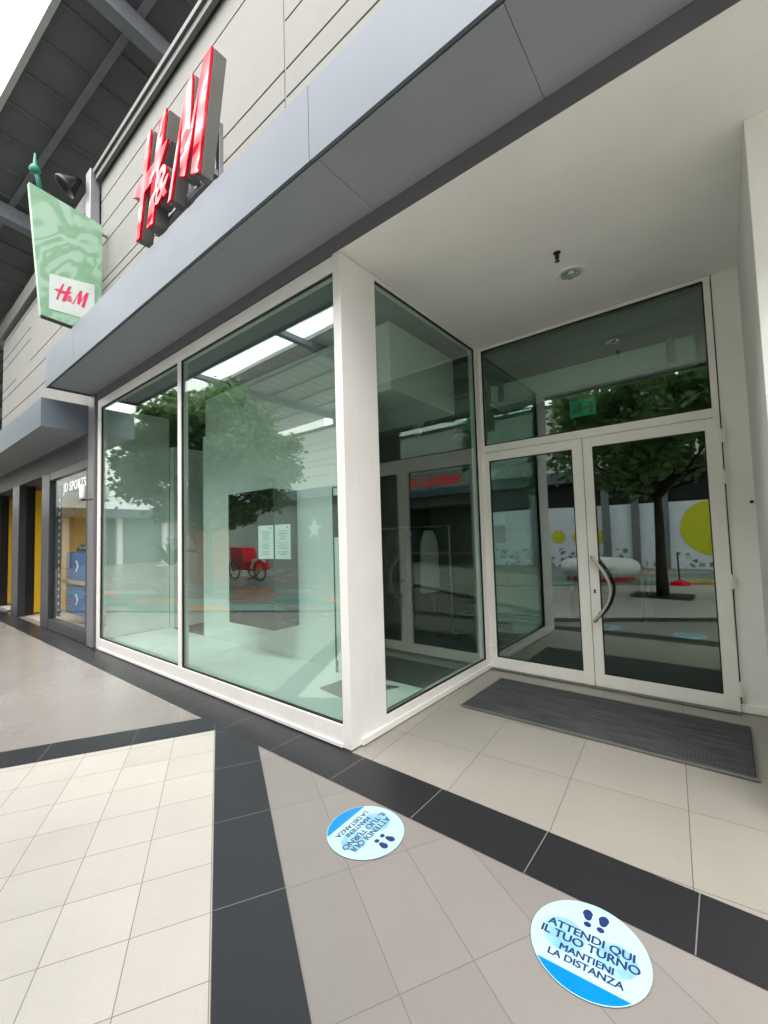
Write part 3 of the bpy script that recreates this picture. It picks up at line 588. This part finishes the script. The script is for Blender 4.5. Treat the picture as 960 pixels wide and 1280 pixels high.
# door mat
mt = thing('door_mat', 'dark grey ribbed entrance mat in front of the white doors', 'mat', (-.9, 1.54, .012))
rb = MB(); n_r = 27
for i in range(n_r):
    y = 1.135+i*.0295; rb.box(-1.855, .05, y, y+.022, .0135, .024)
rb.box(-1.86, .055, 1.13, 1.94, .0125, .0155)
rb.build('ribs', m_ribs, mt)
MB().box(-1.875, .07, 1.115, 1.128, .0125, .025).box(-1.875, .07, 1.942, 1.955, .0125, .025).box(-1.875, -1.862, 1.128, 1.942, .0125, .025).box(.057, .07, 1.128, 1.942, .0125, .025).build('edge_frame', m_mat_al, mt)

# ---------------------------------------------------------------- floor stickers
def foot(b, cx, cy, s, tilt):
    def rot(x, y): c, q = math.cos(tilt), math.sin(tilt); return (cx+x*c-y*q, cy+x*q+y*c)
    sole = [rot(.0175*math.cos(a)*(1.05 if math.sin(a) > 0 else .85)*s, .012+.026*math.sin(a)) for a in [i*math.pi/12 for i in range(24)]]
    heel = [rot(.013*math.cos(a), -.032+.012*math.sin(a)) for a in [i*math.pi/10 for i in range(20)]]
    for P in (sole, heel): b.prism(P, (0, 0, 0), X, Y, Z, .0010, .0013)
def sticker(label, c, rz, R=.196):
    t = thing('floor_sticker', label, 'floor sticker', (c[0], c[1], .0045), 'round floor stickers', rz)
    b = MB().lathe((0, 0, 0), [(0, 0), (R, 0), (R, .0008), (0, .0008)], 72); d = b.build('disc', m_sticker, t, local=True)
    seg = [(R*.985*math.cos(a), R*.985*math.sin(a)) for a in [math.pi+math.asin(.66)+i*(math.pi-2*math.asin(.66))/30 for i in range(31)]]
    MB().prism(seg, (0, 0, 0), X, Y, Z, .0009, .0012).build('blue_segment', m_cyan, d, local=True)
    f = MB(); foot(f, -.022, .125, 1, .12); foot(f, .030, .125, 1, -.12); f.build('footprint', m_navy, d, local=True)
    w = MB()
    for body, sz, y in (('ATTENDI QUI', .044, .036), ('IL TUO TURNO', .044, -.006), ('MANTIENI', .036, -.051), ('LA DISTANZA', .036, -.088)):
        for q in range(3): w.text(body, sz*1.08, Matrix.Translation(((q-1)*.0013, y+(q-1)*.0006, .0012+q*.0002)), extrude=.0001, space=.98)
    w.build('lettering', m_navy, d, local=True)
sticker('round pale blue floor sticker at lower right, its text upright towards the viewer', (-.472, -.5155), rad(4))
sticker('round pale blue floor sticker beside the corner post, its text upside down', (-1.518, -.537), rad(-88))

# ---------------------------------------------------------------- street side, seen in the glass
def tree(loc, label, H, R, zc, n, seed, ztop=1.0, lean=(0, 0)):
    rnd = random.Random(seed); t = thing('street_tree', label, 'tree', loc, 'street trees')
    x, y, _ = loc; top = Vector((x+lean[0], y+lean[1], H))
    tr = MB().tube([(x, y, 0), (x+lean[0]*.3, y+lean[1]*.3, H*.35), (x+lean[0]*.7, y+lean[1]*.7, H*.7), top], [.13, .10, .085, .06], 10)
    tips = []
    for i in range(11):
        a = i*2.4+rnd.random(); e = .35+rnd.random()*.8; L = R*(.55+.4*rnd.random()); s = top-Vector((0, 0, rnd.random()*.5))
        m1 = s+Vector((math.cos(a)*L*.5, math.sin(a)*L*.5, e*.6)); m2 = s+Vector((math.cos(a)*L, math.sin(a)*L, e*1.3+.2))
        tr.tube([s, m1, m2], [.045, .03, .012], 7); tips += [m1, m2]
    tr.build('trunk', m_trunk, t, smooth=True)
    b = MB(); cen = Vector((x+lean[0], y+lean[1], zc)); cl = []
    for i in range(150):
        while True:
            p = Vector((rnd.uniform(-1, 1), rnd.uniform(-1, 1), rnd.uniform(-1, 1)))
            if .25 < p.length < 1: break
        p = p*(.75+.25*p.length)
        cl.append((cen+Vector((p.x*R, p.y*R, p.z*ztop)), rnd.uniform(.28, .55)))
    for i in range(n):
        c, r = cl[rnd.randrange(len(cl))]
        p = c+Vector((rnd.gauss(0, .5), rnd.gauss(0, .5), rnd.gauss(0, .35)))*r
        u = Vector((rnd.gauss(0, 1), rnd.gauss(0, 1), rnd.gauss(0, .6))).normalized(); v = u.cross(Vector((rnd.gauss(0, 1), rnd.gauss(0, 1), rnd.gauss(0, 1)))).normalized()
        s = rnd.uniform(.06, .12)
        q = [b.bm.verts.new(p+u*s), b.bm.verts.new(p+v*s*.6), b.bm.verts.new(p-u*s), b.bm.verts.new(p-v*s*.6)]; b.bm.faces.new(q)
    b.build('crown', m_leaf, t)
tree((-1.15, -4.41, 0), 'slim street tree in a dark square pit opposite the doors', 2.6, 2.5, 3.9, 15000, 3, 1.4)
tree((-11.8, -4.2, 0), 'bushy green street tree reflected in the long shop window', 2.2, 2.45, 3.85, 30000, 5, 2.0)
tree((13.5, -5.0, 0), 'street tree further right along the street', 2.6, 2.3, 4.0, 8000, 8, 1.4)
sheet('tree_pit', [(-1.75, -4.9), (-.6, -4.9), (-.6, -3.95), (-1.75, -3.95)], .02, m_rubber)
m_siding2 = mat('white boards across the street', (.74, .74, .70), .8, var=.03)
# opposite building
ob = thing('opposite_building', 'pale building across the street with white hoarding and dark shop fronts', 'building', (-6, -13, 0))
wl = MB()
boards(-30, -14, [3.9, 4.6, 5.1, 5.4, 5.9, 6.3, 6.9], -12.37, -12.30); boards(-14, 16, [3.9, 4.6, 5.2, 5.9, 6.9], -12.37, -12.30)
wl.build('upper_wall', m_siding2, ob)
MB().box(-30, 16, -12.8, -12.37, 3.0, 6.9).build('wall_backing', m_groove, ob)
MB().box(-30, 16, -12.9, -12.2, 6.9, 7.02).build('parapet_cap', m_cap, ob)
MB().box(-30, 16, -12.3, -11.6, 3.45, 3.9).build('fascia', m_alu, ob)
MB().box(-14, 4.4, -12.5, -12.1, 2.46, 3.45).build('dark_glazing', m_black, ob)
MB().box(-30, -14, -12.5, -12.1, .0, 3.45).build('ground_floor_wall', mat('grey green wall', (.25, .30, .28), .7), ob)
MB().box(4.4, 10.2, -16, -15.8, 0, 3.45).box(4.4, 4.5, -15.8, -12.1, 0, 3.45).box(10.2, 16, -16, -12.1, 0, 3.45).build('shop_back_wall', mat('shop back wall', (.30, .33, .31), .7), ob)
MB().box(-30, -14, -18, -12.8, 6, 6.2).box(-14, 16, -18, -12.8, 3.0, 3.2).build('roof', m_groove, ob)
MB().box(-14, 4.4, -12.14, -12.05, .75, 2.45).build('hoarding', mat('white hoarding', (.72, .76, .84), .5), ob)
MB().box(-14, 4.4, -12.14, -12.04, .0, .75).build('hoarding_base', m_terr, ob)
for x in (-3.7, -2.7, -1.75, -6.6, 2.2):
    MB().box(x-.13, x+.13, -12.03, -11.9, 0, 3.45).build('pilaster', m_post, ob)
my = mat('yellow print', (.62, .60, .02), .5)
for cx, cz, r in ((-.3, 1.45, 1.0), (-5.58, 1.24, .27), (-4.75, 1.22, .27), (-4.05, 1.22, .27)):
    MB().lathe((cx, -12.038, cz), [(0, 0), (r, 0), (r, .006), (0, .006)], 40, (0, 1, 0)).build('yellow_disc', my, ob)
# red shop name across the street (reads towards -X for someone facing it)
flb = MB().box(5.0, 9.9, -12.02, -11.59, 3.46, 3.47)
Tt = Matrix.Translation((7.6, -11.57, 4.22)) @ Matrix.Rotation(rad(180), 4, 'Z') @ Matrix.Rotation(rad(90), 4, 'X')
rs = thing('red_shop_name', 'red shop name lettering across the street reflected in the side glass', 'shop sign', (7, -11.6, 4))
MB().box(4.8, 10.4, -11.60, -11.585, 3.80, 4.68).build('board', mat('pale board', (.35, .42, .40), .6), rs)
mrl, tr_, pr2 = new_mat('lit red letters'); pr2.inputs['Base Color'].default_value = (.7, .02, .03, 1); pr2.inputs['Emission Color'].default_value = (.9, .02, .03, 1); pr2.inputs['Emission Strength'].default_value = .8
MB().text('Foot Locker', .85, Tt, offset=.012, extrude=.02).build('letters', mrl, rs)
flb.bm.free()
for j in range(5):
    s = MB().box(5.2, 7.4, -15.2, -14.9, .9+j*.35, .93+j*.35)
    s.build('wall_shelf', m_int_white, None, label='white shoe shelf on the back wall of the shop across the street', cat='shelf', group='shoe shelves across the street')
bench = thing('wooden_bench', 'long pale wooden bench in the shop across the street', 'bench', (7, -12.6, 0))
MB().box(5, 9.5, -13, -12.4, .45, .55).build('seat', mat('bench wood', (.35, .2, .1), .5), bench, bevel=.01)
for x in (5.3, 9.2): MB().box(x-.05, x+.05, -12.95, -12.45, .0, .45).build('leg', m_post, bench)
# white star on far wall
pts = [(math.sin(i*math.pi/5)*(.55 if i % 2 == 0 else .22), math.cos(i*math.pi/5)*(.55 if i % 2 == 0 else .22)) for i in range(10)]
MB().prism(pts, (-16, -12.07, 1.95), X, Z, Y, -.02, .0).build('star_sign', m_pureW, None, label='white five pointed star on the grey green wall across the street', cat='star')
# ring benches
def ring(x, y, R, r, label):
    t = thing('ring_bench', label, 'bench', (x, y, 0), 'white ring benches')
    MB().lathe((x, y, .36), [(R+r*math.cos(a), r*.85*math.sin(a)) for a in [i*math.pi/10 for i in range(20)]], 48, closed=True).build('cushion', m_pureW, t, smooth=True)
    MB().lathe((x, y, 0), [(R-.12, 0), (R+.14, 0), (R+.14, .07), (R-.12, .07)], 48, closed=True).build('base', m_red, t)
ring(-3.1, -7.6, .8, .30, 'white ring shaped bench with red foot in the street opposite the doors')
sf2 = thing('street_stand', 'black pole on a red base in the street behind the tree', 'stand', (-1.0, -6.7, 0))
MB().lathe((-1.0, -6.7, 0), [(0, 0), (.22, 0), (.20, .08), (.05, .14), (0, .14)], 20).build('base', m_red, sf2)
MB().tube([(-1.0, -6.7, .1), (-1.02, -6.7, .85)], .02, 8).build('pole', m_rubber, sf2)
# kiosk, cart, planter
m_or = mat('orange paint', (.68, .16, .02), .4)
kk = thing('orange_kiosk', 'orange street kiosk with a sloping white menu board', 'kiosk', (-15.5, -6, 0))
MB().box(-16.3, -14.7, -6.6, -5.4, 0, 1.1).box(-16.3, -16.15, -6.6, -5.4, 1.1, 2.0).box(-14.85, -14.7, -6.6, -5.4, 1.1, 2.0).build('body', m_or, kk, bevel=.05)
MB().box(-16.5, -14.5, -6.8, -5.2, 2.0, 2.15).build('roof', m_or, kk, bevel=.05)
MB().obox((-15.5, -5.3, 1.25), X, Vector((0, .5, .85)).normalized(), Vector((0, .85, -.5)).normalized(), -.9, .9, 0, .5, 0, .03).build('menu_board', m_paper, kk)
cart = thing('pedal_cart', 'red and white three wheeled pedal cart parked in the street', 'cart', (-13.6, -7.2, 0))
def wheel(x, y):
    w = MB().lathe((x, y, .36), [(.34+.03*math.cos(a), .03*math.sin(a)) for a in [i*math.pi/4 for i in range(8)]], 28, (0, 1, 0), closed=True).build('wheel', m_rubber, cart)
    s = MB().lathe((x, y, .36), [(0, -.04), (.05, -.04), (.05, .04), (0, .04)], 12, (0, 1, 0))
    for i in range(9):
        a = i*2*math.pi/9; s.tube([(x, y, .36), (x+.32*math.cos(a), y, .36+.32*math.sin(a))], .008, 5)
    s.build('spokes', m_steel, w)
wheel(-13.2, -6.9); wheel(-14.8, -6.9); wheel(-14.8, -7.7)
MB().prism([(-15.2, .35), (-13.5, .35), (-13.7, .75), (-14.3, .65), (-14.5, 1.2), (-15.3, 1.25)], (0, 0, 0), X, Z, Y, -7.6, -7.0).build('body', m_red, cart, bevel=.03)
MB().tube([(-13.75, -6.9, .45), (-13.6, -6.9, .72), (-13.2, -6.9, .84), (-12.9, -6.9, .70)], .05, 8).build('mudguard', m_pureW, cart)
pt = thing('planter', 'pale stone planter with spiky green plant in the street', 'planter', (-19, -6.4, 0))
MB().lathe((-19, -6.4, 0), [(0, 0), (.5, 0), (.6, .5), (.5, .5), (0, .45)], 20).build('pot', m_plaster, pt)
lf = MB()
for i in range(60):
    a = random.random()*6.28; L = random.uniform(.5, 1.1); e = random.uniform(.4, 1.3)
    p0 = Vector((-19, -6.4, .45)); p1 = p0+Vector((math.cos(a)*L*.5, math.sin(a)*L*.5, e*.7)); p2 = p0+Vector((math.cos(a)*L, math.sin(a)*L, e*.9)); lf.tube([p0, p1, p2], [.04, .03, .004], 4)
lf.build('leaves', m_leaf, pt)

# far ends of the street
def endb(label, x, sgn_, y0, y1):
    t = thing('end_building', label, 'building', (x, (y0+y1)/2, 0))
    MB().box(min(x, x+6*sgn_), max(x, x+6*sgn_), y0, y1, 3.9, 15).build('upper_wall', m_siding2, t)  # unseen wall, height added to keep bright sky out of the window reflections
    MB().box(min(x-sgn_*1.2, x), max(x-sgn_*1.2, x), y0, y1, 3.3, 3.9).build('canopy', m_alu, t)
    MB().box(min(x+sgn_*.3, x+6*sgn_), max(x+sgn_*.3, x+6*sgn_), y0, y1, 0, 3.9).build('shop_front', mat('grey shop front', (.22, .24, .24), .5), t)
    y = y0+1
    while y < y1-2:
        MB().box(min(x, x+sgn_*.28), max(x, x+sgn_*.28), y, y+.35, 0, 3.3).build('pillar', m_white, t); y += 3.2
endb('pale building closing the far left end of the street', -34, -1, -30, -1.2)
endb('pale building closing the right end of the street', 24, 1, -30, 0)

# fittings standing in the dim shop
rk = thing('clothes_rail', 'steel clothes rail in the dim shop', 'clothes rail', (-3.9, 3.4, 0))
MB().tube([(-5.6, 3.4, 1.62), (-3.2, 3.4, 1.62)], .014, 8).tube([(-5.55, 3.4, .02), (-5.55, 3.4, 1.62)], .014, 8).tube([(-3.25, 3.4, .02), (-3.25, 3.4, 1.62)], .014, 8).box(-5.75, -5.35, 3.15, 3.65, .01, .03).box(-3.45, -3.05, 3.15, 3.65, .01, .03).build('rail', m_steel, rk)
def garment(x, w_, h, m, lab, grp=None):
    b = MB(); n = 10; P = []
    for i in range(n+1):
        t = i/n; wd = w_*(.42+.75*min(1, t*5) if t < .2 else 1.05+.15*t)/2*(1+.04*math.sin(i*2.1)); P.append((wd, 1.56-h*t))
    out = [(-a, z) for a, z in P]+[(a, z) for a, z in reversed(P)]
    b.prism([(q[0], q[1]) for q in out], (x, 3.4, 0), Vector((.35, .94, 0)).normalized(), Z, Vector((.94, -.35, 0)).normalized(), -.05, .05)
    b.build('garment', m, None, label=lab, cat='garment', group=grp, bevel=.02)
garment(-3.62, .27, .95, m_paper, 'long white coat hanging at the end of the clothes rail')
for i in range(7): garment(-3.85-i*.2, .42, .8+.1*(i % 3), mat('dark cloth', ((.03, .035, .05), (.06, .03, .03), (.08, .08, .075))[i % 3], .9), 'dark garment hanging on the clothes rail behind the white coat', 'dark garments on the clothes rail')
for i, (x, y) in enumerate(((-5, 5.2), (-1.6, 5.9))):
    t = thing('display_table', ('grey display table deep in the shop on the left', 'grey display table deep in the shop behind the doors', 'grey display table just inside the right door')[i], 'table', (x, y, 0), 'display tables in the shop')
    MB().box(x-.6, x+.6, y-.4, y+.4, .72, .78).build('top', m_post, t, bevel=.005)
    for dx in (-.55, .5):
        for dy in (-.36, .31): MB().box(x+dx, x+dx+.05, y+dy, y+dy+.05, .006, .72).build('leg', m_post, t)
